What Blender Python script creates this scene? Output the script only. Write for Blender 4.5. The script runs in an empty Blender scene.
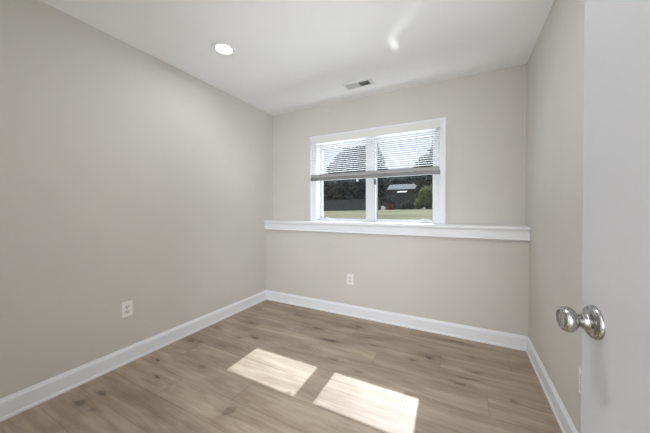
import bpy, bmesh, math, random
from mathutils import Vector, Matrix, noise as mnoise
random.seed(7)
PI = math.pi
R = math.radians
scene = bpy.context.scene
COL = scene.collection

# ------------------------------------------------------------------ camera
cam_d = bpy.data.cameras.new('camera')
cam = bpy.data.objects.new('camera', cam_d)
COL.objects.link(cam)
cam_d.sensor_width = 36.0
cam_d.lens = 264.55 / 650 * 36
cam_d.shift_y = -(216.5 - 212.12) / 650
cam_d.clip_start = 0.02
cam_d.clip_end = 400
cam.location = (0, 0, 1.1741)
cam.rotation_euler = (R(90 - 0.5759), 0, R(27.414))
scene.camera = cam

# ------------------------------------------------------------------ exposure
scene.view_settings.view_transform = 'Standard'
scene.view_settings.look = 'None'
scene.view_settings.gamma = 1
scene.view_settings.use_curve_mapping = False
scene.view_settings.exposure = 0.22
scene.cycles.max_bounces = 12
scene.cycles.diffuse_bounces = 8
scene.cycles.transparent_max_bounces = 16
scene.cycles.sample_clamp_indirect = 4
scene.cycles.use_denoising = True

# ------------------------------------------------------------------ sky and sun
SUN_DIR = Vector((0.033, -0.9255, -1.0)).normalized()      # the way the light travels
HAZE, SKY = 1.3, 0.70
world = bpy.data.worlds.new('sky')
scene.world = world
world.use_nodes = True
wn = world.node_tree.nodes
wl = world.node_tree.links
wn.clear()
wo = wn.new('ShaderNodeOutputWorld')
wb = wn.new('ShaderNodeBackground')
sk = wn.new('ShaderNodeTexSky')
sk.sky_type = 'NISHITA'
sk.sun_disc = False
sk.sun_elevation = math.asin(-SUN_DIR.z)
sk.sun_rotation = math.atan2(-SUN_DIR.x, -SUN_DIR.y)
sk.air_density = 1.0
sk.dust_density = 2.5
sk.ozone_density = 1.0
# thin white cloud veil mixed over the blue
tc = wn.new('ShaderNodeTexCoord')
cn = wn.new('ShaderNodeTexNoise')
cn.inputs['Scale'].default_value = 2.2
cn.inputs['Detail'].default_value = 5
cr = wn.new('ShaderNodeMapRange')
cr.inputs['From Min'].default_value = 0.35
cr.inputs['From Max'].default_value = 0.7
cr.inputs['To Min'].default_value = 0.45
cr.inputs['To Max'].default_value = 0.9
sm = wn.new('ShaderNodeMix'); sm.data_type = 'RGBA'
sc_ = wn.new('ShaderNodeVectorMath'); sc_.operation = 'SCALE'
sc_.inputs['Scale'].default_value = 0.10
wl.new(sk.outputs[0], sc_.inputs[0])
wl.new(tc.outputs['Generated'], cn.inputs['Vector'])
wl.new(cn.outputs['Fac'], cr.inputs['Value'])
wl.new(cr.outputs[0], sm.inputs['Factor'])
wl.new(sc_.outputs[0], sm.inputs['A'])
sm.inputs['B'].default_value = (0.78, 0.84, 0.95, 1)
wl.new(sm.outputs['Result'], wb.inputs['Color'])
# bright haze overhead, above the part of the sky seen through the window
sz = wn.new('ShaderNodeSeparateXYZ')
wl.new(tc.outputs['Generated'], sz.inputs[0])
hz0 = wn.new('ShaderNodeMapRange'); hz0.interpolation_type = 'SMOOTHSTEP'
hz0.inputs['From Min'].default_value = 0.30; hz0.inputs['From Max'].default_value = 0.70
hz0.inputs['To Min'].default_value = SKY; hz0.inputs['To Max'].default_value = HAZE
wl.new(sz.outputs[2], hz0.inputs['Value'])
wl.new(hz0.outputs[0], wb.inputs['Strength'])
wl.new(wb.outputs[0], wo.inputs['Surface'])

sun_d = bpy.data.lights.new('sun', 'SUN')
sun_d.energy = 5.6
sun_d.angle = R(0.53)
sun_d.color = (0.94, 1.0, 1.10)
sun = bpy.data.objects.new('sun', sun_d)
COL.objects.link(sun)
sun.location = (0, 20, 20)
sun.rotation_euler = SUN_DIR.to_track_quat('-Z', 'Y').to_euler()

# ------------------------------------------------------------------ lamp strengths (lamps themselves are built with their fittings)
DOWNLIGHT_W = 2.6
LENS_E = 2.2

# ------------------------------------------------------------------ unseen fill lamps, added: two outside the window, two in the hall
def area(name, loc, rot, watts, sx, sy, color):
    d = bpy.data.lights.new(name, 'AREA'); d.shape = 'RECTANGLE'
    d.size = sx; d.size_y = sy; d.energy = watts; d.color = color
    o = bpy.data.objects.new(name, d); COL.objects.link(o)
    o.location = loc; o.rotation_euler = rot
    return o
area('window_fill_high', (-0.9, 3.75, 2.8), (R(-48), 0, 0), 42, 3.0, 1.2, (0.90, 1.0, 1.13))
area('window_fill_low', (-0.9, 3.6, 0.93), (R(180), 0, 0), 66, 2.4, 1.0, (0.95, 1.0, 1.06))
area('hall_fill', (0.15, -1.69, 1.2), (R(85), 0, 0), 49, 1.2, 1.5, (0.95, 1.0, 1.08))
area('hall_fill_right', (0.9, -1.69, 1.3), (R(88), 0, R(15)), 90, 1.0, 1.5, (0.95, 1.0, 1.08))

# added spot lamps below the window, standing in for a sun glint on the ceiling
def glint(aim, watts, deg, sx, roll):
    d = bpy.data.lights.new('glint_spot', 'SPOT'); d.energy = watts; d.spot_size = R(deg); d.spot_blend = 1.0
    d.shadow_soft_size = 0.03; d.color = (1.0, 0.99, 0.95)
    o = bpy.data.objects.new('glint_spot', d); COL.objects.link(o)
    src = Vector((-0.55, 3.15, 0.95)); o.location = src
    v = Vector(aim) - src
    o.rotation_euler = (v.to_track_quat('-Z', 'Y').to_matrix() @ Matrix.Rotation(R(roll), 3, 'Z')).to_euler()
    o.scale = (sx, 1, 1)
glint((-0.470, 2.05, 2.44), 130, 8.5, 0.20, 4)
glint((-0.335, 1.80, 2.44), 45, 14, 0.16, -36)

# ------------------------------------------------------------------ dimensions
XL, XR = -2.2765, 0.4909
YL, YU = 2.7143, 2.8584          # lower / upper face of the back wall
YF = -0.02                       # inner face of the front wall
H = 2.44
LEDGE = 1.033
WX0, WX1, WZ0, WZ1 = -1.60, -0.228, 1.033, 1.99      # window opening
YO = 3.03                        # outer face of the back wall

# ------------------------------------------------------------------ material helpers
def mat(name, color=(0.8, 0.8, 0.8), rough=0.5, metal=0.0, spec=0.5):
    m = bpy.data.materials.new(name)
    m.use_nodes = True
    b = m.node_tree.nodes['Principled BSDF']
    b.inputs['Base Color'].default_value = (*color, 1)
    b.inputs['Roughness'].default_value = rough
    b.inputs['Metallic'].default_value = metal
    b.inputs['Specular IOR Level'].default_value = spec
    return m

class NT:
    def __init__(s, m):
        s.t = m.node_tree
        s.b = s.t.nodes.get('Principled BSDF')
    def n(s, typ, **kw):
        x = s.t.nodes.new(typ)
        for k, v in kw.items():
            if k.startswith('i_'):
                x.inputs[k[2:].replace('_', ' ')].default_value = v
            else:
                setattr(x, k, v)
        return x
    def l(s, a, b):
        s.t.links.new(a, b)
    def math(s, op, a, b=None, c=None, clamp=False):
        x = s.t.nodes.new('ShaderNodeMath'); x.operation = op; x.use_clamp = clamp
        for i, v in enumerate((a, b, c)):
            if v is None: continue
            if isinstance(v, (int, float)): x.inputs[i].default_value = v
            else: s.l(v, x.inputs[i])
        return x.outputs[0]
    def vmath(s, op, a, b=None):
        x = s.t.nodes.new('ShaderNodeVectorMath'); x.operation = op
        for i, v in enumerate((a, b)):
            if v is None: continue
            if isinstance(v, tuple): x.inputs[i].default_value = v
            else: s.l(v, x.inputs[i])
        return x
    def maprange(s, v, a, b, c=0.0, d=1.0, smooth=False):
        x = s.t.nodes.new('ShaderNodeMapRange')
        if smooth: x.interpolation_type = 'SMOOTHSTEP'
        s.l(v, x.inputs['Value'])
        for k, q in zip(('From Min', 'From Max', 'To Min', 'To Max'), (a, b, c, d)):
            x.inputs[k].default_value = q
        return x.outputs[0]

def painted(name, color, rough, scale=260.0, bump=0.12, dist=0.0006, var=0.02):
    """roller-painted plaster or wood: fine stipple bump and a very slight tone change"""
    m = mat(name, color, rough, 0, 0.35)
    k = NT(m)
    co = k.n('ShaderNodeNewGeometry').outputs['Position']
    nz = k.n('ShaderNodeTexNoise', i_Scale=scale, i_Detail=2.0)
    k.l(co, nz.inputs['Vector'])
    bp = k.n('ShaderNodeBump', i_Strength=bump, i_Distance=dist)
    k.l(nz.outputs['Fac'], bp.inputs['Height'])
    k.l(bp.outputs[0], k.b.inputs['Normal'])
    n2 = k.n('ShaderNodeTexNoise', i_Scale=1.7, i_Detail=3.0)
    k.l(co, n2.inputs['Vector'])
    v = k.maprange(n2.outputs['Fac'], 0.3, 0.7, 1 - var, 1 + var)
    s = k.n('ShaderNodeVectorMath', operation='SCALE')
    s.inputs[0].default_value = color
    k.l(v, s.inputs['Scale'])
    k.l(s.outputs[0], k.b.inputs['Base Color'])
    return m

M = {}
M['wall'] = painted('greige_wall_paint', (0.64, 0.622, 0.582), 0.75)
M['ceiling'] = painted('white_ceiling_paint', (0.90, 0.905, 0.91), 0.9, 200, 0.2)
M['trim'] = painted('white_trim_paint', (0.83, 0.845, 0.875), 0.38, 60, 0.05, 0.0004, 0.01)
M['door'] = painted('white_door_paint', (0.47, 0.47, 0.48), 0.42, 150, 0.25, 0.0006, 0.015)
M['vinyl'] = mat('white_vinyl', (0.68, 0.68, 0.69), 0.35)
M['gasket'] = mat('dark_gasket', (0.06, 0.06, 0.06), 0.6)
M['slat'] = mat('white_slat', (0.56, 0.56, 0.56), 0.45)
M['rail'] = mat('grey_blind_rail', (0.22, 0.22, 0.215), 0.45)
M['cord'] = mat('white_cord', (0.75, 0.75, 0.73), 0.8)
M['nickel'] = mat('brushed_nickel', (0.38, 0.378, 0.37), 0.24, 1.0)
M['plate'] = mat('white_plastic_plate', (0.90, 0.89, 0.87), 0.35)
M['socket'] = mat('white_plastic_socket', (0.72, 0.71, 0.68), 0.4)
M['slot'] = mat('grey_slot', (0.16, 0.16, 0.15), 0.7)
M['screw'] = mat('screw_metal', (0.55, 0.54, 0.5), 0.4, 0.9)
M['ring'] = mat('white_light_trim', (0.85, 0.85, 0.84), 0.4)
M['vent'] = mat('white_vent_enamel', (0.80, 0.80, 0.79), 0.45)
M['duct'] = mat('dark_duct', (0.10, 0.10, 0.10), 0.8)
M['outer'] = mat('outer_wall_siding', (0.6, 0.6, 0.58), 0.8)
# brushed look on the knob
k = NT(M['nickel'])
tcn = k.n('ShaderNodeTexCoord')
mp = k.n('ShaderNodeMapping'); mp.inputs['Scale'].default_value = (900, 60, 60)
k.l(tcn.outputs['Object'], mp.inputs[0])
nz = k.n('ShaderNodeTexNoise', i_Scale=1.0, i_Detail=2.0); k.l(mp.outputs[0], nz.inputs['Vector'])
k.l(k.maprange(nz.outputs['Fac'], 0.3, 0.7, 0.20, 0.34), k.b.inputs['Roughness'])

def lens_mat():
    m = mat('lit_frosted_lens', (0.9, 0.9, 0.88), 0.4)
    b = m.node_tree.nodes['Principled BSDF']
    b.inputs['Emission Color'].default_value = (1.0, 0.97, 0.92, 1)
    b.inputs['Emission Strength'].default_value = LENS_E
    return m
M['lens'] = lens_mat()

def glass_mat():
    m = bpy.data.materials.new('window_glass')
    m.use_nodes = True
    t = m.node_tree; t.nodes.clear()
    o = t.nodes.new('ShaderNodeOutputMaterial')
    mx = t.nodes.new('ShaderNodeMixShader')
    tr = t.nodes.new('ShaderNodeBsdfTransparent'); tr.inputs[0].default_value = (0.94, 0.96, 0.96, 1)
    gl = t.nodes.new('ShaderNodeBsdfGlossy'); gl.inputs['Roughness'].default_value = 0.02
    lw = t.nodes.new('ShaderNodeLayerWeight'); lw.inputs['Blend'].default_value = 0.5
    pw = t.nodes.new('ShaderNodeMath'); pw.operation = 'POWER'; pw.inputs[1].default_value = 5.0
    ad = t.nodes.new('ShaderNodeMath'); ad.operation = 'MULTIPLY_ADD'; ad.inputs[1].default_value = 0.8; ad.inputs[2].default_value = 0.035
    t.links.new(lw.outputs['Facing'], pw.inputs[0]); t.links.new(pw.outputs[0], ad.inputs[0])
    t.links.new(ad.outputs[0], mx.inputs[0])
    t.links.new(tr.outputs[0], mx.inputs[1])
    t.links.new(gl.outputs[0], mx.inputs[2])
    t.links.new(mx.outputs[0], o.inputs['Surface'])
    return m
M['glass'] = glass_mat()

# knots of the floor boards, each (x, y, half length along the grain, half width, depth)
KNOTS = [
 (-2.099, 1.218, 0.035, 0.012, 0.9), (-1.898, 1.101, 0.03, 0.01, 0.9), (-2.04, 0.835, 0.045, 0.02, 0.8), (-2.136, 1.539, 0.05, 0.016, 0.7),
 (-1.724, 1.321, 0.055, 0.03, 0.5), (-1.201, 1.1, 0.035, 0.055, 0.55), (-1.802, 1.783, 0.04, 0.012, 0.6), (-2.053, 0.73, 0.055, 0.028, 0.7),
 (-1.924, 0.734, 0.04, 0.014, 0.5), (-1.679, 1.845, 0.06, 0.022, 0.8), (-1.934, 2.066, 0.06, 0.018, 0.7), (-1.257, 2.274, 0.09, 0.03, 0.8),
 (-1.03, 2.113, 0.08, 0.026, 0.85), (-1.616, 2.464, 0.08, 0.025, 0.6), (-0.891, 1.854, 0.045, 0.02, 0.5), (-1.798, 1.783, 0.03, 0.012, 0.6),
 (-2.169, 1.839, 0.05, 0.015, 0.6), (-0.215, 2.234, 0.05, 0.026, 1.0), (0.093, 2.183, 0.035, 0.012, 0.9), (-0.002, 1.991, 0.035, 0.012, 0.8),
 (0.047, 2.075, 0.1, 0.014, 0.7), (-0.724, 2.325, 0.05, 0.01, 0.8), (-0.687, 2.207, 0.05, 0.01, 0.9), (-0.91, 2.492, 0.05, 0.03, 0.6),
 (-0.35, 2.136, 0.03, 0.015, 0.6), (-0.656, 1.799, 0.045, 0.01, 0.6), (0.067, 2.394, 0.04, 0.014, 0.6), (-0.043, 2.604, 0.09, 0.016, 0.6),
 (0.272, 1.965, 0.03, 0.012, 0.6),
]

def floor_mat():
    m = mat('oak_plank_floor', (0.3, 0.24, 0.19), 0.4, 0, 0.45)
    k = NT(m)
    pos = k.n('ShaderNodeNewGeometry').outputs['Position']
    sep = k.n('ShaderNodeSeparateXYZ'); k.l(pos, sep.inputs[0])
    X, Y = sep.outputs[0], sep.outputs[1]
    W, L = 0.19, 1.22
    rowf = k.math('DIVIDE', k.math('SUBTRACT', Y, 0.035), W)
    row = k.math('FLOOR', rowf)
    fy = k.math('SUBTRACT', rowf, row)
    off = k.math('FRACT', k.math('ADD', k.math('MULTIPLY', row, 0.382), 0.68))
    colf = k.math('SUBTRACT', k.math('DIVIDE', X, L), off)
    col = k.math('FLOOR', colf)
    fx = k.math('SUBTRACT', colf, col)
    # seam distances in metres
    dy = k.math('MULTIPLY', k.math('MINIMUM', fy, k.math('SUBTRACT', 1.0, fy)), W)
    dx = k.math('MULTIPLY', k.math('MINIMUM', fx, k.math('SUBTRACT', 1.0, fx)), L)
    ds = k.math('MINIMUM', dy, dx)
    seam = k.maprange(ds, 0.0008, 0.0034, 1.0, 0.0)
    ident = k.n('ShaderNodeCombineXYZ'); k.l(row, ident.inputs[0]); k.l(col, ident.inputs[1])
    wn_ = k.n('ShaderNodeTexWhiteNoise', noise_dimensions='3D'); k.l(ident.outputs[0], wn_.inputs['Vector'])
    shift = k.vmath('SCALE', wn_.outputs['Color']); shift.inputs['Scale'].default_value = 17.0
    # grain coordinates, a different slice of wood for every plank
    gp = k.vmath('ADD', pos, shift.outputs[0]).outputs[0]
    def stretched(sx, sy, scale, detail, rough=0.55, dist=0.0):
        mp = k.n('ShaderNodeMapping'); mp.inputs['Scale'].default_value = (sx, sy, 1)
        k.l(gp, mp.inputs[0])
        z = k.n('ShaderNodeTexNoise', i_Scale=scale, i_Detail=detail, i_Roughness=rough, i_Distortion=dist)
        k.l(mp.outputs[0], z.inputs['Vector'])
        return z.outputs['Fac']
    fine = stretched(4, 70, 2.0, 6.0, 0.65)
    mid = stretched(1.2, 11, 2.0, 5.0, 0.6, 0.8)
    broad = stretched(0.8, 5.0, 1.3, 3.0, 0.5, 0.6)
    cath = stretched(1.0, 6.0, 1.0, 2.0, 0.5, 0.4)
    rings = k.math('SINE', k.math('MULTIPLY', cath, 70.0))
    # knots: warped ellipses along the grain
    wz = k.n('ShaderNodeTexNoise', i_Scale=11.0, i_Detail=4.0); k.l(pos, wz.inputs['Vector'])
    wv = k.vmath('SUBTRACT', wz.outputs['Color'], (0.5, 0.5, 0.5))
    wv2 = k.vmath('MULTIPLY', wv.outputs[0], (0.12, 0.05, 0.0))
    kp = k.vmath('ADD', pos, wv2.outputs[0]).outputs[0]
    acc = None; halo = None
    for (x, y, a, b, d) in KNOTS:
        s = k.vmath('SUBTRACT', kp, (x, y, 0.0)).outputs[0]
        s = k.vmath('MULTIPLY', s, (1 / a, 1 / b, 0.0)).outputs[0]
        ln = k.vmath('LENGTH', s).outputs['Value']
        v = k.maprange(ln, 0.35, 1.15, d, 0.0, True)
        h = k.maprange(ln, 0.5, 3.6, 0.45 * d, 0.0, True)
        acc = v if acc is None else k.math('MAXIMUM', acc, v)
        halo = h if halo is None else k.math('MAXIMUM', halo, h)
    # colour
    ramp = k.n('ShaderNodeValToRGB')
    e = ramp.color_ramp.elements
    e[0].position = 0.27; e[0].color = (0.185, 0.133, 0.090, 1)
    e[1].position = 0.73; e[1].color = (0.50, 0.41, 0.308, 1)
    x = ramp.color_ramp.elements.new(0.5); x.color = (0.335, 0.262, 0.193, 1)
    t = k.math('ADD', k.math('MULTIPLY', mid, 0.48), k.math('MULTIPLY', fine, 0.20))
    t = k.math('ADD', t, k.math('MULTIPLY', broad, 0.40))
    bl_ = k.n('ShaderNodeTexNoise', i_Scale=4.5, i_Detail=5.0, i_Roughness=0.6)
    bm_ = k.n('ShaderNodeMapping'); bm_.inputs['Scale'].default_value = (0.7, 1.9, 1); k.l(pos, bm_.inputs[0]); k.l(bm_.outputs[0], bl_.inputs['Vector'])
    t = k.math('ADD', t, k.math('MULTIPLY', k.math('SUBTRACT', bl_.outputs['Fac'], 0.5), 0.30))
    t = k.math('ADD', t, k.math('MULTIPLY', rings, 0.012))
    t = k.math('ADD', t, k.math('MULTIPLY', k.math('SUBTRACT', wn_.outputs['Value'], 0.5), 0.07))
    t = k.math('SUBTRACT', t, k.math('MULTIPLY', halo, 0.30))
    t = k.math('SUBTRACT', t, k.math('MULTIPLY', seam, 0.13))
    k.l(t, ramp.inputs[0])
    mk = k.n('ShaderNodeMix', data_type='RGBA')
    k.l(k.math('MULTIPLY', acc, 0.85), mk.inputs['Factor'])
    k.l(ramp.outputs[0], mk.inputs['A'])
    mk.inputs['B'].default_value = (0.075, 0.052, 0.038, 1)
    k.l(mk.outputs['Result'], k.b.inputs['Base Color'])
    k.l(k.maprange(fine, 0.3, 0.7, 0.44, 0.56), k.b.inputs['Roughness'])
    bh = k.math('SUBTRACT', k.math('MULTIPLY', fine, 0.25), seam)
    bp = k.n('ShaderNodeBump', i_Strength=0.35, i_Distance=0.0008)
    k.l(bh, bp.inputs['Height']); k.l(bp.outputs[0], k.b.inputs['Normal'])
    return m
M['floor'] = floor_mat()

# ------------------------------------------------------------------ mesh helpers
def bx(bm, x0, y0, z0, x1, y1, z1, bev=0.0, seg=2):
    """box between two corners, optionally with rounded edges"""
    b = bmesh.new()
    vs = [b.verts.new(p) for p in ((x0,y0,z0),(x1,y0,z0),(x1,y1,z0),(x0,y1,z0),(x0,y0,z1),(x1,y0,z1),(x1,y1,z1),(x0,y1,z1))]
    for f in ((0,3,2,1),(4,5,6,7),(0,1,5,4),(1,2,6,5),(2,3,7,6),(3,0,4,7)):
        b.faces.new([vs[i] for i in f])
    if bev:
        bmesh.ops.bevel(b, geom=b.edges[:], offset=bev, segments=seg, affect='EDGES', profile=0.5)
    merge(bm, b)

def merge(bm, b, mtx=None):
    if mtx: b.transform(mtx)
    b.normal_update()
    mp = {v: bm.verts.new(v.co) for v in b.verts}
    for f in b.faces:
        try:
            nf = bm.faces.new([mp[v] for v in f.verts]); nf.smooth = f.smooth
        except ValueError: pass
    b.free()

def lathe(bm, prof, mtx=None, n=48, smooth=True):
    """revolve (axial, radius) profile around local Z"""
    b = bmesh.new()
    rings = []
    for (z, r) in prof:
        if r < 1e-6: rings.append([b.verts.new((0, 0, z))])
        else: rings.append([b.verts.new((r*math.cos(2*PI*i/n), r*math.sin(2*PI*i/n), z)) for i in range(n)])
    for a, c in zip(rings, rings[1:]):
        for i in range(n):
            j = (i+1) % n
            if len(a) == 1 and len(c) == 1: continue
            if len(a) == 1: f = b.faces.new((a[0], c[i], c[j]))
            elif len(c) == 1: f = b.faces.new((a[i], c[0], a[j]))
            else: f = b.faces.new((a[i], c[i], c[j], a[j]))
            f.smooth = smooth
    bmesh.ops.recalc_face_normals(b, faces=b.faces)
    merge(bm, b, mtx)

def extrude_profile(bm, prof, origin, U, V, A, length, m0=0.0, m1=0.0):
    """closed profile in the (U,V) plane swept along A; m0/m1 = mitre slope of each end per unit of U"""
    U, V, A, O = Vector(U), Vector(V), Vector(A), Vector(origin)
    r0 = [bm.verts.new(O + U*u + V*v + A*(m0*u)) for u, v in prof]
    r1 = [bm.verts.new(O + U*u + V*v + A*(length + m1*u)) for u, v in prof]
    n = len(prof)
    for i in range(n):
        j = (i+1) % n
        bm.faces.new((r0[i], r0[j], r1[j], r1[i]))
    bm.faces.new(list(reversed(r0))); bm.faces.new(r1)

def tube(bm, pts, r, n=10):
    pts = [Vector(p) for p in pts]
    rings = []
    for i, p in enumerate(pts):
        d = (pts[min(i+1, len(pts)-1)] - pts[max(i-1, 0)]).normalized()
        a = d.orthogonal().normalized(); c = d.cross(a)
        rr = r[i] if isinstance(r, (list, tuple)) else r
        rings.append([bm.verts.new(p + (a*math.cos(2*PI*k/n) + c*math.sin(2*PI*k/n))*rr) for k in range(n)])
    for a, c in zip(rings, rings[1:]):
        # match the closest starting vertex to avoid twist
        s = min(range(n), key=lambda q: (a[0].co - c[q].co).length)
        for k in range(n):
            f = bm.faces.new((a[k], a[(k+1) % n], c[(k+1+s) % n], c[(k+s) % n])); f.smooth = True
    bm.faces.new(list(reversed(rings[0]))); bm.faces.new(rings[-1])

def obj(name, bm, m, parent=None, loc=None, recalc=True):
    if recalc: bmesh.ops.recalc_face_normals(bm, faces=bm.faces)
    me = bpy.data.meshes.new(name)
    bm.to_mesh(me); bm.free()
    for x in (m if isinstance(m, (list, tuple)) else [m]): me.materials.append(x)
    o = bpy.data.objects.new(name, me)
    COL.objects.link(o)
    if parent is not None:
        o.parent = parent
    if loc: o.location = loc
    return o

def struct(name, bm, m):
    o = obj(name, bm, m); o['kind'] = 'structure'; return o

def thing(name, label, cat, loc=(0,0,0), rot=(0,0,0), group=None):
    o = bpy.data.objects.new(name, None); COL.objects.link(o)
    o.empty_display_size = 0.05
    o.location = loc; o.rotation_euler = rot
    o['label'] = label; o['category'] = cat
    if group: o['group'] = group
    return o

def tag(o, label, cat, group=None, kind=None):
    o['label'] = label; o['category'] = cat
    if group: o['group'] = group
    if kind: o['kind'] = kind
    return o

def copy_tree(o, parent=None):
    c = o.copy(); COL.objects.link(c); c.parent = parent
    for ch in [q for q in bpy.data.objects if q.parent == o]:
        copy_tree(ch, c)
    return c

# ================================================================== THE SETTING
T = 0.15
HX0, HX1, HY0 = -1.6, 1.5, -1.75      # hall behind the doorway
DX0, DX1, DZ = -0.49, 0.345, 2.06      # doorway

bm = bmesh.new()
bx(bm, XL-T, HY0-T, -0.12, HX1+T, YO, 0.0)
struct('floor', bm, M['floor'])
bm = bmesh.new()
bx(bm, XL-T, YF-0.13, H, XR+T, YO, H+0.15)
struct('ceiling', bm, M['ceiling'])
bm = bmesh.new()
bx(bm, XL-T, YF-0.13, 0, XL, YO, H)
struct('wall_left', bm, M['wall'])
bm = bmesh.new()
bx(bm, XR, YF-0.13, 0, XR+T, YO, H)
struct('wall_right', bm, M['wall'])

# back wall: thick lower part up to the ledge, recessed upper part with the window opening
bm = bmesh.new()
bx(bm, XL, YL, 0, XR, YO, LEDGE-0.022)
bx(bm, XL, YU, LEDGE-0.022, WX0, YO, H)
bx(bm, WX1, YU, LEDGE-0.022, XR, YO, H)
bx(bm, WX0, YU, WZ1, WX1, YO, H)
struct('wall_back', bm, M['wall'])

# front wall with the doorway the camera stands in
bm = bmesh.new()
bx(bm, XL, YF-0.13, 0, DX0, YF, H)
bx(bm, DX1, YF-0.13, 0, XR, YF, H)
bx(bm, DX0, YF-0.13, DZ, DX1, YF, H)
struct('wall_front', bm, M['wall'])

# hall
bm = bmesh.new()
bx(bm, HX0-T, HY0-T, 0, HX0, YF-0.13, H)
struct('wall_hall_left', bm, M['wall'])
bm = bmesh.new()
bx(bm, HX1, HY0-T, 0, HX1+T, YF-0.13, H)
bx(bm, XR+T, YF-0.13, 0, HX1+T, YF-0.03, H)
struct('wall_hall_right', bm, M['wall'])
bm = bmesh.new()
bx(bm, HX0-T, HY0-T, 0, HX1+T, HY0, H)
struct('wall_hall_back', bm, M['wall'])
bm = bmesh.new()
bx(bm, HX0-T, HY0-T, H, HX1+T, YF-0.13, H+0.15)
struct('ceiling_hall', bm, M['ceiling'])

# door casing and jamb
bm = bmesh.new()
for x0, x1 in ((DX0-0.06, DX0+0.0), (DX1, DX1+0.06)):
    bx(bm, x0, YF, 0, x1, YF+0.016, DZ+0.06, 0.003)
bx(bm, DX0-0.06, YF, DZ, DX1+0.06, YF+0.016, DZ+0.06, 0.003)
bx(bm, DX0, YF-0.13, 0, DX0+0.012, YF, DZ)
bx(bm, DX1-0.012, YF-0.13, 0, DX1, YF-0.05, DZ)
bx(bm, DX0, YF-0.13, DZ-0.012, DX1, YF, DZ)
struct('trim_2', bm, M['trim'])

# baseboards: shoe moulding, flat face, eased and stepped top
BASE = [(0,0),(0.0182,0),(0.0182,0.010),(0.0165,0.0155),(0.0128,0.019),(0.0122,0.020),(0.0122,0.094),(0.0112,0.0965),
        (0.0112,0.1005),(0.0085,0.105),(0.0055,0.111),(0.0040,0.1165),(0.0025,0.1205),(0,0.1209)]
def baseboard(name, origin, U, A, length, m0, m1):
    bm = bmesh.new()
    extrude_profile(bm, BASE, origin, U, (0,0,1), A, length, m0, m1)
    return struct(name, bm, M['trim'])
baseboard('baseboard_left', (XL, YF, 0), (1,0,0), (0,1,0), YL-YF, 0, -1)
baseboard('baseboard_right', (XR, YF, 0), (-1,0,0), (0,1,0), YL-YF, 0, -1)
baseboard('baseboard_back', (XL, YL, 0), (0,-1,0), (1,0,0), XR-XL, 1, -1)
baseboard('baseboard_front', (XL, YF, 0), (0,1,0), (1,0,0), DX0-0.06-XL, 1, 0)

# ledge: nosed board on top of the thick lower wall, apron and bead below
LP = [(-0.144,LEDGE),(0.044,LEDGE),(0.0475,LEDGE-0.002),(0.0485,LEDGE-0.006),(0.0485,LEDGE-0.022),(0.0465,LEDGE-0.027),(0.042,LEDGE-0.029),
      (0.034,LEDGE-0.030),(0.031,LEDGE-0.036),(0.0295,LEDGE-0.045),(0.0295,0.932),(0.033,0.929),(0.036,0.925),(0.036,0.920),(0.033,0.9172),
      (0.0,0.9172),(0.0,LEDGE-0.022),(-0.144,LEDGE-0.022)]
bm = bmesh.new()
extrude_profile(bm, LP, (XL, YL, 0), (0,-1,0), (0,0,1), (1,0,0), XR-XL)
struct('trim_1', bm, M['trim'])

# ------------------------------------------------------------------ window_1
# jamb box (root), casing, two sashes with glass, centre post, cranks, lock
GY = 2.955
bm = bmesh.new()
J = 0.012
bx(bm, WX0-0.004, YU-0.004, WZ0, WX0+0.004, YO, WZ1)
bx(bm, WX1-J, YU-0.004, WZ0, WX1, YO, WZ1)
bx(bm, WX0, YU-0.004, WZ1-J, WX1, YO, WZ1)
bx(bm, WX0, YU-0.004, WZ0-0.02, WX1, YO+0.03, WZ0+0.006)
# outer frame of the unit
bx(bm, WX1-J-0.012, 2.915, WZ0+0.006, WX1-J, 3.0, WZ1-J)
bx(bm, WX0+J, 2.915, WZ1-J-0.012, WX1-J, 3.0, WZ1-J)
bx(bm, WX0+J, 2.905, WZ0+0.006, WX1-J, 3.0, WZ0+0.018, 0.002)
win = struct('window_1', bm, M['vinyl'])
bm = bmesh.new()
bx(bm, -0.958, 2.895, WZ0+0.006, -0.868, 3.0, WZ1-J, 0.003)
bx(bm, -0.940, 2.880, WZ0+0.006, -0.886, 2.897, WZ1-J, 0.003)
obj('centre_post', bm, M['vinyl'], win)
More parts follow.
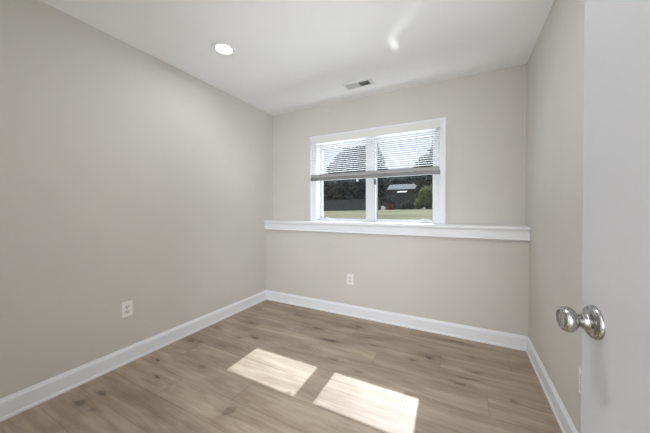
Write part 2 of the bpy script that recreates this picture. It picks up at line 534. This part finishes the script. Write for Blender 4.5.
# casing with a stepped moulding, mitred corners: U = outward over the wall face, V = towards the room
CAS = [(0,0),(0.0,0.010),(0.004,0.013),(0.012,0.014),(0.018,0.011),(0.024,0.012),(0.058,0.016),(0.064,0.020),(0.080,0.020),(0.085,0.016),(0.085,0)]
bm = bmesh.new()
zb = LEDGE
extrude_profile(bm, CAS, (WX0, YU, zb), (-1,0,0), (0,-1,0), (0,0,1), WZ1-zb, 0, 1)
extrude_profile(bm, CAS, (WX1, YU, zb), (1,0,0), (0,-1,0), (0,0,1), WZ1-zb, 0, 1)
extrude_profile(bm, CAS, (WX0, YU, WZ1), (0,0,1), (0,-1,0), (1,0,0), WX1-WX0, -1, 1)
obj('casing', bm, M['trim'], win)
def sash(x0, x1, gx0, gx1, gz0, gz1):
    bm = bmesh.new()
    z0, z1 = WZ0+0.018, WZ1-J-0.012
    y0, y1 = 2.932, 2.975
    bx(bm, x0, y0, z0, gx0, y1, z1, 0.003)
    bx(bm, gx1, y0, z0, x1, y1, z1, 0.003)
    bx(bm, gx0-0.001, y0, z0, gx1+0.001, y1, gz0, 0.002)
    bx(bm, gx0-0.001, y0, gz1, gx1+0.001, y1, z1, 0.002)
    s = obj('sash', bm, M['vinyl'], win)
    bm = bmesh.new(); g = 0.005
    for a in ((gx0-0.001, gz0-0.001, gx0+g, gz1), (gx1-g, gz0-0.001, gx1+0.001, gz1), (gx0, gz0-0.001, gx1, gz0+g), (gx0, gz1-g, gx1, gz1+0.001)):
        bx(bm, a[0], GY-0.008, a[1], a[2], GY+0.004, a[3])
    obj('gasket', bm, M['gasket'], s)
    bm = bmesh.new()
    bx(bm, gx0, GY-0.002, gz0, gx1, GY+0.002, gz1)
    obj('glass_pane', bm, M['glass'], s)
    return s
sash(WX0+0.002, -0.958, -1.588, -0.990, 1.066, 1.930)
sash(-0.868, WX1-J-0.012, -0.858, -0.272, 1.066, 1.930)
def crank(x, flip):
    """folding crank operator on the frame sill"""
    bm = bmesh.new()
    bx(bm, x-0.055, 2.888, WZ0+0.006, x+0.055, 2.925, WZ0+0.020, 0.005)
    bx(bm, x-0.026, 2.885, WZ0+0.016, x+0.026, 2.915, WZ0+0.036, 0.008, 3)
    c = obj('crank_operator', bm, M['vinyl'], win)
    bm = bmesh.new()
    tube(bm, [(x, 2.890, WZ0+0.034), (x+flip*0.02, 2.880, WZ0+0.040), (x+flip*0.055, 2.876, WZ0+0.030), (x+flip*0.075, 2.874, WZ0+0.022)], [0.008,0.007,0.006,0.005])
    tube(bm, [(x+flip*0.073, 2.878, WZ0+0.024), (x+flip*0.073, 2.862, WZ0+0.024)], [0.008, 0.007])
    obj('crank_handle', bm, M['vinyl'], c)
crank(-1.485, 1)
crank(-0.330, -1)
bm = bmesh.new()
bx(bm, -0.872, 2.874, 1.452, -0.856, 2.896, 1.512, 0.004)
tube(bm, [(-0.864, 2.877, 1.49), (-0.864, 2.862, 1.476), (-0.864, 2.858, 1.455)], [0.006, 0.005, 0.004])
lk = obj('sash_lock', bm, M['duct'], win); lk['label'] = 'dark grey sash lock'

# ------------------------------------------------------------------ door_1 (open into the room, seen at a glancing angle)
DB = R(8.0)
dd = Vector((-math.sin(DB), math.cos(DB), 0))       # hinge to latch
dn = Vector((-math.cos(DB), -math.sin(DB), 0))      # visible face outward
E0 = Vector((0.2325, 0.770, 0))                     # latch edge, visible face corner
DW, DT, DH = 0.76, 0.035, 2.03
O0 = E0 - dd*DW
mtx = Matrix(((dd.x, -dn.x, 0, O0.x), (dd.y, -dn.y, 0, O0.y), (0, 0, 1, 0.012), (0, 0, 0, 1)))
bm = bmesh.new()
bx(bm, 0, 0, 0, DW, DT, DH, 0.0015, 1)
bm.transform(mtx)
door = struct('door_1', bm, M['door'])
KZ = 0.946
KC = E0 - dd*0.046 + Vector((0, 0, KZ))
# lathe frame: local Z = outward normal
def along(n, p):
    q = Vector(n).to_track_quat('Z', 'Y').to_matrix().to_4x4()
    return Matrix.Translation(p) @ q
def knob(center, n):
    bm = bmesh.new()
    prof = [(0.014,0.0130),(0.022,0.0128),(0.027,0.0120),(0.030,0.0130),(0.0335,0.0155),(0.037,0.0205),(0.041,0.0245),(0.046,0.0266),(0.051,0.0270),
            (0.055,0.0262),(0.059,0.0240),(0.0615,0.0215),(0.0625,0.0195),(0.0620,0.0180),(0.0608,0.012),(0.0602,0.006),(0.0600,0)]
    lathe(bm, [(a*0.90, r_*0.945) for a, r_ in prof], along(n, center))
    kn = obj('doorknob', bm, M['nickel'], door); kn['label'] = 'brushed nickel doorknob'
    bm = bmesh.new()
    lathe(bm, [(0.0,0.0335),(0.0025,0.0335),(0.0050,0.0325),(0.0080,0.0290),(0.0110,0.0240),(0.0125,0.0190),(0.0135,0.0165),(0.0170,0.0155),(0.0205,0.0150),(0.0220,0.0142),(0.0220,0.0105)], along(n, center), 64)
    obj('rose', bm, M['nickel'], kn)
knob(KC, dn)
knob(KC - dn*DT, -dn)
bm = bmesh.new()
for z in (0.25, 1.05, 1.82):
    tube(bm, [O0 + Vector((0,0,z)) + dn*0.002, O0 + Vector((0,0,z+0.09)) + dn*0.002], 0.006)
obj('hinge', bm, M['nickel'], door)

# ================================================================== THINGS IN THE ROOM
# ------------------------------------------------------------------ blind, hung on the casing, raised half way
BX0, BX1, BY = -1.630, -0.190, 2.771
bl = thing('window_blind', 'white slat blind with grey bottom rail, lowered halfway over the double window', 'window blind', ((BX0+BX1)/2, BY, 2.03))
def B(bm): bm.transform(Matrix.Translation((-(BX0+BX1)/2, -BY, -2.03))); return bm
bm = bmesh.new()
bx(bm, BX0+0.004, BY-0.016, 1.985, BX1-0.004, BY+0.030, 2.026, 0.002)
obj('headrail', B(bm), M['slat'], bl)
bm = bmesh.new()
extrude_profile(bm, [(0,1.955),(0.004,1.955),(0.006,1.965),(0.006,2.018),(0.004,2.030),(0,2.030)], (BX0, BY-0.018, 0), (0,-1,0), (0,0,1), (1,0,0), BX1-BX0)
obj('valance', B(bm), M['cord'], bl)
# slats: curved thin strips, one ladder-strung curtain
bm = bmesh.new()
NS = 18
z_top, z_bot = 1.962, 1.588
tilt = R(4)
for i in range(NS):
    z = z_top - (z_top - z_bot) * i / (NS-1)
    z0 = z + 0.0
    sec = []
    for q in range(6):
        u = -0.0125 + 0.025*q/5
        w = 0.0016*(1-(u/0.0125)**2)
        sec.append((u*math.cos(tilt) - w*math.sin(tilt), u*math.sin(tilt) + w*math.cos(tilt)))
    prof = sec + [(a, c-0.0005) for a, c in reversed(sec)]
    extrude_profile(bm, prof, (BX0+0.006, BY, z), (0,-1,0), (0,0,1), (1,0,0), BX1-BX0-0.012)
obj('slats', B(bm), M['slat'], bl)
bm = bmesh.new()
for i in range(9):
    z = 1.5845 - i*0.0030
    bx(bm, BX0+0.006, BY-0.0125, z-0.0010, BX1-0.006, BY+0.0125, z+0.0008)
obj('stacked_slats', B(bm), M['slat'], bl)
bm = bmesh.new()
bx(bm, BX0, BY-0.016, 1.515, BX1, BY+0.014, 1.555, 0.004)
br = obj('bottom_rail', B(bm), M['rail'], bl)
for x in (BX0+0.20, (BX0+BX1)/2-0.03, BX1-0.20):
    bm = bmesh.new()
    for y in (BY-0.014, BY+0.014):
        tube(bm, [(x, y, 1.985), (x, y, 1.556)], 0.0009, 6)
    obj('ladder_cord', B(bm), M['cord'], bl)
bm = bmesh.new()
tx = -1.031
tube(bm, [(tx, BY-0.001, 1.530), (tx, BY-0.001, 1.508)], 0.0012, 6)
lathe(bm, [(0,0.0),(0.0,0.005),(-0.004,0.010),(-0.014,0.014),(-0.024,0.013),(-0.026,0.0)], Matrix.Translation((tx, BY-0.006, 1.510)), 20)
obj('cord_tassel', B(bm), M['cord'], bl)

# ------------------------------------------------------------------ outlets (local: X across, Z up, -Y towards the room)
def outlet(label, loc, rz):
    t = thing('electrical_outlet', label, 'electrical outlet', loc, (0,0,rz), 'white duplex wall outlets')
    bm = bmesh.new()
    bx(bm, -0.0365, -0.0055, -0.0585, 0.0365, 0.0, 0.0585, 0.0025, 3)
    obj('wall_plate', bm, M['plate'], t)
    for s in (1, -1):
        bm = bmesh.new()
        b = bmesh.new()
        # rounded receptacle face
        pts = []
        for i in range(28):
            a = 2*PI*i/28
            x = 0.0172*math.cos(a); z = 0.0172*math.sin(a)
            z = max(-0.0142, min(0.0142, z))
            pts.append((x, z))
        f0 = [b.verts.new((x, -0.0050, z + s*0.0195)) for x, z in pts]
        f1 = [b.verts.new((x*0.97, -0.0075, z*0.97 + s*0.0195)) for x, z in pts]
        for i in range(28):
            j = (i+1) % 28
            b.faces.new((f0[i], f0[j], f1[j], f1[i]))
        b.faces.new(f1)
        merge(bm, b)
        rc = obj('receptacle', bm, M['socket'], t)
        bm = bmesh.new()
        zc = s*0.0195
        bx(bm, -0.0074, -0.0079, zc-0.002, -0.0052, -0.0070, zc+0.0075)
        bx(bm, 0.0052, -0.0079, zc-0.001, 0.0074, -0.0070, zc+0.0065)
        lathe(bm, [(0.0,0.0),(0.0,0.0030),(0.001,0.0030),(0.001,0.0)], along((0,-1,0), Vector((0, -0.0070, zc-0.0085))), 14)
        obj('slots', bm, M['slot'], rc)
    bm = bmesh.new()
    lathe(bm, [(0.0,0.0034),(0.0010,0.0032),(0.0014,0.0)], along((0,-1,0), Vector((0, -0.0054, 0))), 16)
    obj('screw', bm, M['screw'], t)
    return t
out0 = outlet('white duplex outlet low on the left wall above the baseboard', (XL, 1.094, 0.412), R(90))
c = copy_tree(out0); c.location = (-1.092, YL, 0.402); c.rotation_euler = (0, 0, 0)
c['label'] = 'white duplex outlet on the back wall below the window ledge'
c = copy_tree(out0); c.location = (XR, 1.597, 0.383); c.rotation_euler = (0, 0, R(-90))
c['label'] = 'white outlet on the right wall, mostly hidden behind the open door'

# ------------------------------------------------------------------ recessed ceiling lights
def downlight(label, x, y):
    t = thing('recessed_light', label, 'ceiling light', (x, y, H))
    bm = bmesh.new()
    lathe(bm, [(0.0,0.094),(-0.004,0.093),(-0.0065,0.088),(-0.0065,0.084),(-0.003,0.074),(-0.0015,0.064),(0.0,0.062),(0.0,0.094)], None, 64)
    obj('trim_ring', bm, M['ring'], t)
    bm = bmesh.new()
    lathe(bm, [(-0.0005,0.0),(-0.0005,0.040),(-0.0012,0.0625)], None, 64)
    obj('lens', bm, M['lens'], t)
    ld = bpy.data.lights.new('downlight_lamp', 'AREA')
    ld.shape = 'DISK'; ld.size = 0.12; ld.energy = DOWNLIGHT_W; ld.color = (0.97, 1.0, 1.05)
    lo = bpy.data.objects.new('lamp', ld); COL.objects.link(lo)
    lo.parent = t; lo.location = (0, 0, -0.012)
    return t
dl = downlight('round white recessed ceiling light, lit, near the left wall', -1.677, 1.500)
c = copy_tree(dl); c.location = (-0.45, 0.85, H)  # second fitting out of view, added as fill for the room
for q in bpy.data.objects:
    if q.parent == c and q.type == 'LIGHT':
        q.data = q.data.copy(); q.data.energy = 9.0
c['label'] = 'unseen round recessed ceiling light nearer the door, added as fill'
# ------------------------------------------------------------------ ceiling register
VX0, VX1, VY0, VY1 = -1.086, -0.786, 2.474, 2.612
vt = thing('ceiling_vent', 'white rectangular ceiling vent with louvers in front of the window', 'ceiling vent', ((VX0+VX1)/2, (VY0+VY1)/2, H))
vm = Matrix.Translation((-(VX0+VX1)/2, -(VY0+VY1)/2, -H))
bm = bmesh.new()
f = 0.024
def frame_strip(a): bx(bm, *a, 0.0015)
frame_strip((VX0, VY0, H-0.005, VX1, VY0+f, H))
frame_strip((VX0, VY1-f, H-0.005, VX1, VY1, H))
frame_strip((VX0, VY0+f, H-0.005, VX0+f, VY1-f, H))
frame_strip((VX1-f-0.012, VY0+f, H-0.005, VX1, VY1-f, H))
frame_strip(((VX0+VX1)/2-0.006, VY0+f, H-0.005, (VX0+VX1)/2+0.006, VY1-f, H))
bm.transform(vm); obj('vent_frame', bm, M['vent'], vt)
bm = bmesh.new()
bx(bm, VX0+f, VY0+f, H-0.0012, VX1-f, VY1-f, H-0.0006)
bm.transform(vm); o = obj('duct_opening', bm, M['duct'], vt); o['label'] = 'dark opening behind the louvers'
for side, (a, b2, ang) in enumerate(((VX0+f, (VX0+VX1)/2-0.006, -58), ((VX0+VX1)/2+0.006, VX1-f-0.012, 58))):
    bm = bmesh.new()
    n = 9
    for i in range(n):
        x = a + (b2-a)*(i+0.5)/n
        b_ = bmesh.new(); bx(b_, -0.0065, VY0+f, -0.0004, 0.0065, VY1-f, 0.0004)
        merge(bm, b_, Matrix.Translation((x, 0, H-0.007)) @ Matrix.Rotation(R(ang), 4, 'Y'))
    bm.transform(vm); obj('louvers', bm, M['vent'], vt)

# ================================================================== OUTSIDE
def lawn_z(x, y):
    return 0.70 + 0.0050*y + 0.018*(x+20)*(y/46.0)*(1 if x < 10 else 0) if x < 10 else 0.70 + 0.0050*y + 0.54*(y/46.0)
def lawn_mat():
    m = mat('lawn_grass', (0.3, 0.3, 0.15), 0.9, 0, 0.2)
    k = NT(m)
    pos = k.n('ShaderNodeNewGeometry').outputs['Position']
    a = k.n('ShaderNodeTexNoise', i_Scale=0.35, i_Detail=6.0); k.l(pos, a.inputs['Vector'])
    b = k.n('ShaderNodeTexNoise', i_Scale=9.0, i_Detail=4.0); k.l(pos, b.inputs['Vector'])
    t = k.math('ADD', k.math('MULTIPLY', a.outputs['Fac'], 0.6), k.math('MULTIPLY', b.outputs['Fac'], 0.4))
    r = k.n('ShaderNodeValToRGB')
    e = r.color_ramp.elements
    e[0].position = 0.35; e[0].color = (0.075, 0.080, 0.030, 1)
    e[1].position = 0.65; e[1].color = (0.26, 0.235, 0.12, 1)
    k.l(t, r.inputs[0]); k.l(r.outputs[0], k.b.inputs['Base Color'])
    return m
M['lawn'] = lawn_mat()
bm = bmesh.new()
xs = [-90 + 5*i for i in range(33)]; ys = [YO, 5, 8, 12, 18, 25, 32, 39, 46, 55, 70, 90, 120]
g = [[bm.verts.new((x, y, lawn_z(x, y))) for x in xs] for y in ys]
for i in range(len(ys)-1):
    for j in range(len(xs)-1):
        bm.faces.new((g[i][j], g[i][j+1], g[i+1][j+1], g[i+1][j]))
struct('ground_lawn', bm, M['lawn'])

# pale concrete strip, unseen, added to bounce sunlight up onto the ceiling
M['concrete'] = painted('pale_concrete', (0.62, 0.61, 0.58), 0.9, 30, 0.3, 0.002, 0.06)
bm = bmesh.new()
bx(bm, -6, YO, 0.55, 4, 7.5, 0.82)
struct('ground_bounce_strip', bm, M['concrete'])
bm = bmesh.new()
bx(bm, -6, 2.95, 0.0, XL-T, YO, 3.0); bx(bm, XR+T, 2.95, 0.0, 4, YO, 3.0); bx(bm, XL-T, 2.95, H+0.15, XR+T, YO, 3.0)
struct('wall_outside', bm, M['outer'])

def leaf_mat(name, c1, c2, trans=0.35):
    m = bpy.data.materials.new(name); m.use_nodes = True
    t = m.node_tree; t.nodes.clear()
    o = t.nodes.new('ShaderNodeOutputMaterial'); mx = t.nodes.new('ShaderNodeMixShader')
    d = t.nodes.new('ShaderNodeBsdfDiffuse'); tl = t.nodes.new('ShaderNodeBsdfTranslucent')
    g_ = t.nodes.new('ShaderNodeNewGeometry'); r = t.nodes.new('ShaderNodeMix'); r.data_type = 'RGBA'
    t.links.new(g_.outputs['Random Per Island'], r.inputs['Factor'])
    r.inputs['A'].default_value = (*c1, 1); r.inputs['B'].default_value = (*c2, 1)
    t.links.new(r.outputs['Result'], d.inputs[0]); t.links.new(r.outputs['Result'], tl.inputs[0])
    mx.inputs[0].default_value = trans
    t.links.new(d.outputs[0], mx.inputs[1]); t.links.new(tl.outputs[0], mx.inputs[2])
    t.links.new(mx.outputs[0], o.inputs['Surface'])
    return m
LM = {
 'dark': leaf_mat('dark_hazed_leaves', (0.030,0.040,0.042), (0.22,0.25,0.25), 0.3),  # bluish haze of the window and pale highlights put into the leaf colour
 'mid': leaf_mat('mid_green_leaves', (0.05,0.075,0.04), (0.15,0.19,0.10), 0.35),
 'bright': leaf_mat('yellow_green_leaves', (0.15,0.19,0.08), (0.42,0.45,0.22), 0.45),
 'red': leaf_mat('red_leaves', (0.25,0.06,0.06), (0.42,0.16,0.15), 0.35),
}
M['bark'] = mat('grey_brown_bark', (0.09, 0.075, 0.06), 0.9)

def foliage(bm, c, rad, n, size, rng):
    c = Vector(c)
    for _ in range(n):
        v = Vector((rng.gauss(0,1), rng.gauss(0,1), rng.gauss(0,1))).normalized() * (rng.random() ** 0.45)
        lump = 1 + 0.28*mnoise.noise(v*2.3 + c*0.7)
        p = c + Vector((v.x*rad[0], v.y*rad[1], v.z*rad[2]))*lump
        a = Vector((rng.gauss(0,1), rng.gauss(0,1), rng.gauss(0,1))).normalized()
        b = a.orthogonal().normalized(); s = size*(0.6+0.8*rng.random())
        d = a.cross(b)
        q = [bm.verts.new(p + b*s*x + d*s*y*0.7 + a*s*w) for x, y, w in ((-1,0,0),(0,-1,0.2),(1,0,0),(0,1,0.2))]
        bm.faces.new(q)

def tree(name, label, cat, x, y, crowns, leaf, n, size, group=None, trunk=0.22, seed=1):
    rng = random.Random(seed)
    z = lawn_z(x, y)
    t = thing(name, label, cat, (x, y, z), (0,0,0), group)
    bm = bmesh.new()
    for (cx, cy, cz, rx, ry, rz, w) in crowns:
        foliage(bm, (cx, cy, cz), (rx, ry, rz), int(n*w), size, rng)
    obj('crown', bm, LM[leaf], t, recalc=False)
    bm = bmesh.new()
    topz = max(c_[2] for c_ in crowns)
    tube(bm, [(0,0,-0.1), (0.1*trunk,0,topz*0.35), (-0.2*trunk,0.1,topz*0.75), (0,0,topz)], [trunk, trunk*0.8, trunk*0.5, trunk*0.15], 10)
    for (cx, cy, cz, rx, ry, rz, w) in crowns:
        tube(bm, [(0,0,max(0.2, cz-rz)*0.8), (cx*0.5, cy*0.5, cz-rz*0.45), (cx+rx*0.3, cy, cz+rz*0.2)], [trunk*0.5, trunk*0.3, trunk*0.08], 8)
    obj('trunk', bm, M['bark'], t)
    return t

TG = 'trees behind the lawn'
tree('large_tree', 'tallest dark round tree, seen through the left half of the blind', 'tree', -25.5, 64,
     [(0,0,10.4,6.4,4,5.6,1.0), (3.4,0,12.4,5.2,4,4.2,0.7), (4.5,0,7.4,6,4,5.0,0.7), (-3,0,5,4,3,4,0.4)], 'dark', 6000, 0.38, TG, 0.35, 1)
tree('leafy_tree', 'low dark tree at the left end of the fence', 'tree', -26.6, 52.5,
     [(0,0,4.4,2.6,2.2,3.2,1.0), (-1.6,0,3.4,2.0,2.0,2.6,0.5)], 'dark', 2400, 0.26, TG, 0.2, 2)
tree('leafy_tree', 'dark tree behind the fence, just left of the window centre post', 'tree', -18.4, 52.5,
     [(0,0,4.6,2.6,2.2,3.9,1.0), (-1.6,0,3.0,1.8,2,2.6,0.5)], 'dark', 2600, 0.26, TG, 0.2, 3)
tree('leafy_tree', 'dark tree left of the grey roof, in the right pane', 'tree', -16.6, 57.5,
     [(0,0,4.8,1.6,1.6,4.4,1.0), (0,0,6.6,1.3,1.3,2.2,0.5)], 'dark', 2200, 0.24, TG, 0.2, 4)
tree('leafy_tree', 'mid green tree rising behind the grey roof', 'tree', -16.0, 82,
     [(0,0,6.4,4.6,3,5.4,1.0), (-4.2,0,5.4,3.8,3,4.8,0.7), (4.4,0,6.4,3.2,3,5.0,0.7)], 'dark', 5000, 0.40, TG, 0.2, 5)
tree('tall_tree', 'tall tree right of the grey roof, its top crossing the blind', 'tree', -4.6, 57,
     [(-0.6,0,7.0,3.2,3,4.6,1.0), (1.4,0,9.2,3.0,3,4.0,0.7), (-2.6,0,7.6,1.8,2,2.6,0.4), (-1.2,0,3.0,2.8,2,2.8,0.5)], 'mid', 5200, 0.28, TG, 0.28, 6)
tree('leafy_shrub', 'bright yellow-green bush at the right edge of the lawn', 'shrub', -5.4, 47.5,
     [(0,0,2.1,1.3,1.2,1.9,1.0), (1.5,0,2.9,1.2,1.2,1.5,0.7), (-1.1,0,0.9,0.8,0.8,0.9,0.3), (0.8,0,0.9,1.2,0.9,1.0,0.3)], 'bright', 1500, 0.17, None, 0.08, 7)
tree('leafy_shrub', 'dark shrub in front of the grey outbuilding', 'shrub', -8.6, 49.5,
     [(0,0,0.8,1.3,0.9,0.85,1.0), (-1.2,0,0.55,0.8,0.7,0.6,0.4)], 'dark', 900, 0.13, None, 0.05, 8)
tree('red_shrub', 'small red-leaved shrub at the far edge of the lawn', 'shrub', -11.3, 46.4,
     [(0,0,0.42,0.52,0.4,0.45,1.0), (-0.25,0,0.85,0.30,0.3,0.35,0.4), (0.3,0,0.7,0.25,0.25,0.4,0.3)], 'red', 420, 0.09, None, 0.04, 9)
tree('leafy_shrub', 'dark shrub behind the small red shrub', 'shrub', -12.0, 50.6,
     [(0,0,1.3,1.1,0.8,1.4,1.0), (-0.6,0,1.0,0.9,0.7,1.1,0.4)], 'dark', 1100, 0.15, None, 0.06, 10)

# fence along the far side of the lawn
M['fence'] = mat('weathered_dark_fence', (0.085, 0.085, 0.095), 0.9)
k = NT(M['fence'])
pos = k.n('ShaderNodeNewGeometry').outputs['Position']
mp = k.n('ShaderNodeMapping'); mp.inputs['Scale'].default_value = (6, 1, 0.6); k.l(pos, mp.inputs[0])
nz = k.n('ShaderNodeTexNoise', i_Scale=1.0, i_Detail=3.0); k.l(mp.outputs[0], nz.inputs['Vector'])
rr = k.n('ShaderNodeValToRGB'); rr.color_ramp.elements[0].color = (0.05,0.052,0.065,1); rr.color_ramp.elements[1].color = (0.19,0.19,0.21,1)
k.l(nz.outputs['Fac'], rr.inputs[0]); k.l(rr.outputs[0], k.b.inputs['Base Color'])
fx0, fx1, fy = -31.0, -13.4, 48.0
fn = thing('wooden_fence', 'dark weathered board fence along the far side of the lawn', 'fence', (fx0, fy, lawn_z(fx0, fy)))
bm = bmesh.new()
rng = random.Random(4)
x = fx0
while x < fx1:
    zb_ = lawn_z(x, fy) - 0.02
    bx(bm, x-fx0, -0.01, zb_-fn.location.z, x-fx0+0.135, 0.012, zb_-fn.location.z+2.15+0.03*rng.random())
    x += 0.145
obj('boards', bm, M['fence'], fn)
for i in range(8):
    x = fx0 + (fx1-fx0)*i/7
    bm = bmesh.new(); bx(bm, x-fx0-0.05, 0.012, lawn_z(x, fy)-fn.location.z-0.05, x-fx0+0.05, 0.11, lawn_z(x, fy)-fn.location.z+2.1)
    obj('post', bm, M['fence'], fn)

# grey roofed outbuilding among the trees
M['roof'] = mat('grey_shingle_roof', (0.15, 0.15, 0.165), 0.85)
M['siding'] = mat('dark_grey_siding', (0.13, 0.125, 0.13), 0.85)
M['fascia'] = mat('white_fascia', (0.75, 0.76, 0.80), 0.6)
hx, hy = -11.6, 60.0
hz = lawn_z(hx, hy)
hs = thing('outbuilding', 'grey roofed building standing among the trees beyond the lawn', 'building', (hx, hy, hz))
hw, hd, he, hr = 2.7, 2.6, 4.35, 5.55
bm = bmesh.new()
bx(bm, -hw, -hd, 0, hw, hd, he)
obj('wall', bm, M['siding'], hs)
bm = bmesh.new()
ov = 0.35
extrude_profile(bm, [(-hd-ov, he-0.08), (0, hr), (hd+ov, he-0.08), (hd+ov, he-0.22), (0, hr-0.15), (-hd-ov, he-0.22)], (-hw-0.25, 0, 0), (0,1,0), (0,0,1), (1,0,0), 2*hw+0.5)
obj('roof', bm, M['roof'], hs)
bm = bmesh.new()
extrude_profile(bm, [(0, 0), (-1.5, -0.42), (-1.5, -0.56), (0, -0.14)], (-0.5, -hd, he-0.35), (0,1,0), (0,0,1), (1,0,0), 1.9)
obj('porch_roof', bm, M['fascia'], hs)
for x in (-0.4, 1.3):
    bm = bmesh.new(); bx(bm, x-0.06, -hd-1.45, 0, x+0.06, -hd-1.33, he-0.85); obj('porch_post', bm, M['siding'], hs)
bm = bmesh.new(); bx(bm, -2.1, -hd-0.03, 1.2, -1.2, -hd+0.01, 2.3); obj('window', bm, M['gasket'], hs)

# small white post at the lawn edge
bm = bmesh.new(); bx(bm, -0.11, -0.11, 0, 0.11, 0.11, 0.52, 0.01)
lathe(bm, [(0.50,0.0),(0.50,0.14),(0.53,0.15),(0.60,0.06),(0.62,0.0)], None, 16)
o = obj('garden_post', bm, M['fascia'], None, (-12.05, 46.0, lawn_z(-12.05, 46.0)-0.02))
tag(o, 'small white post standing at the lawn edge left of the red shrub', 'post')
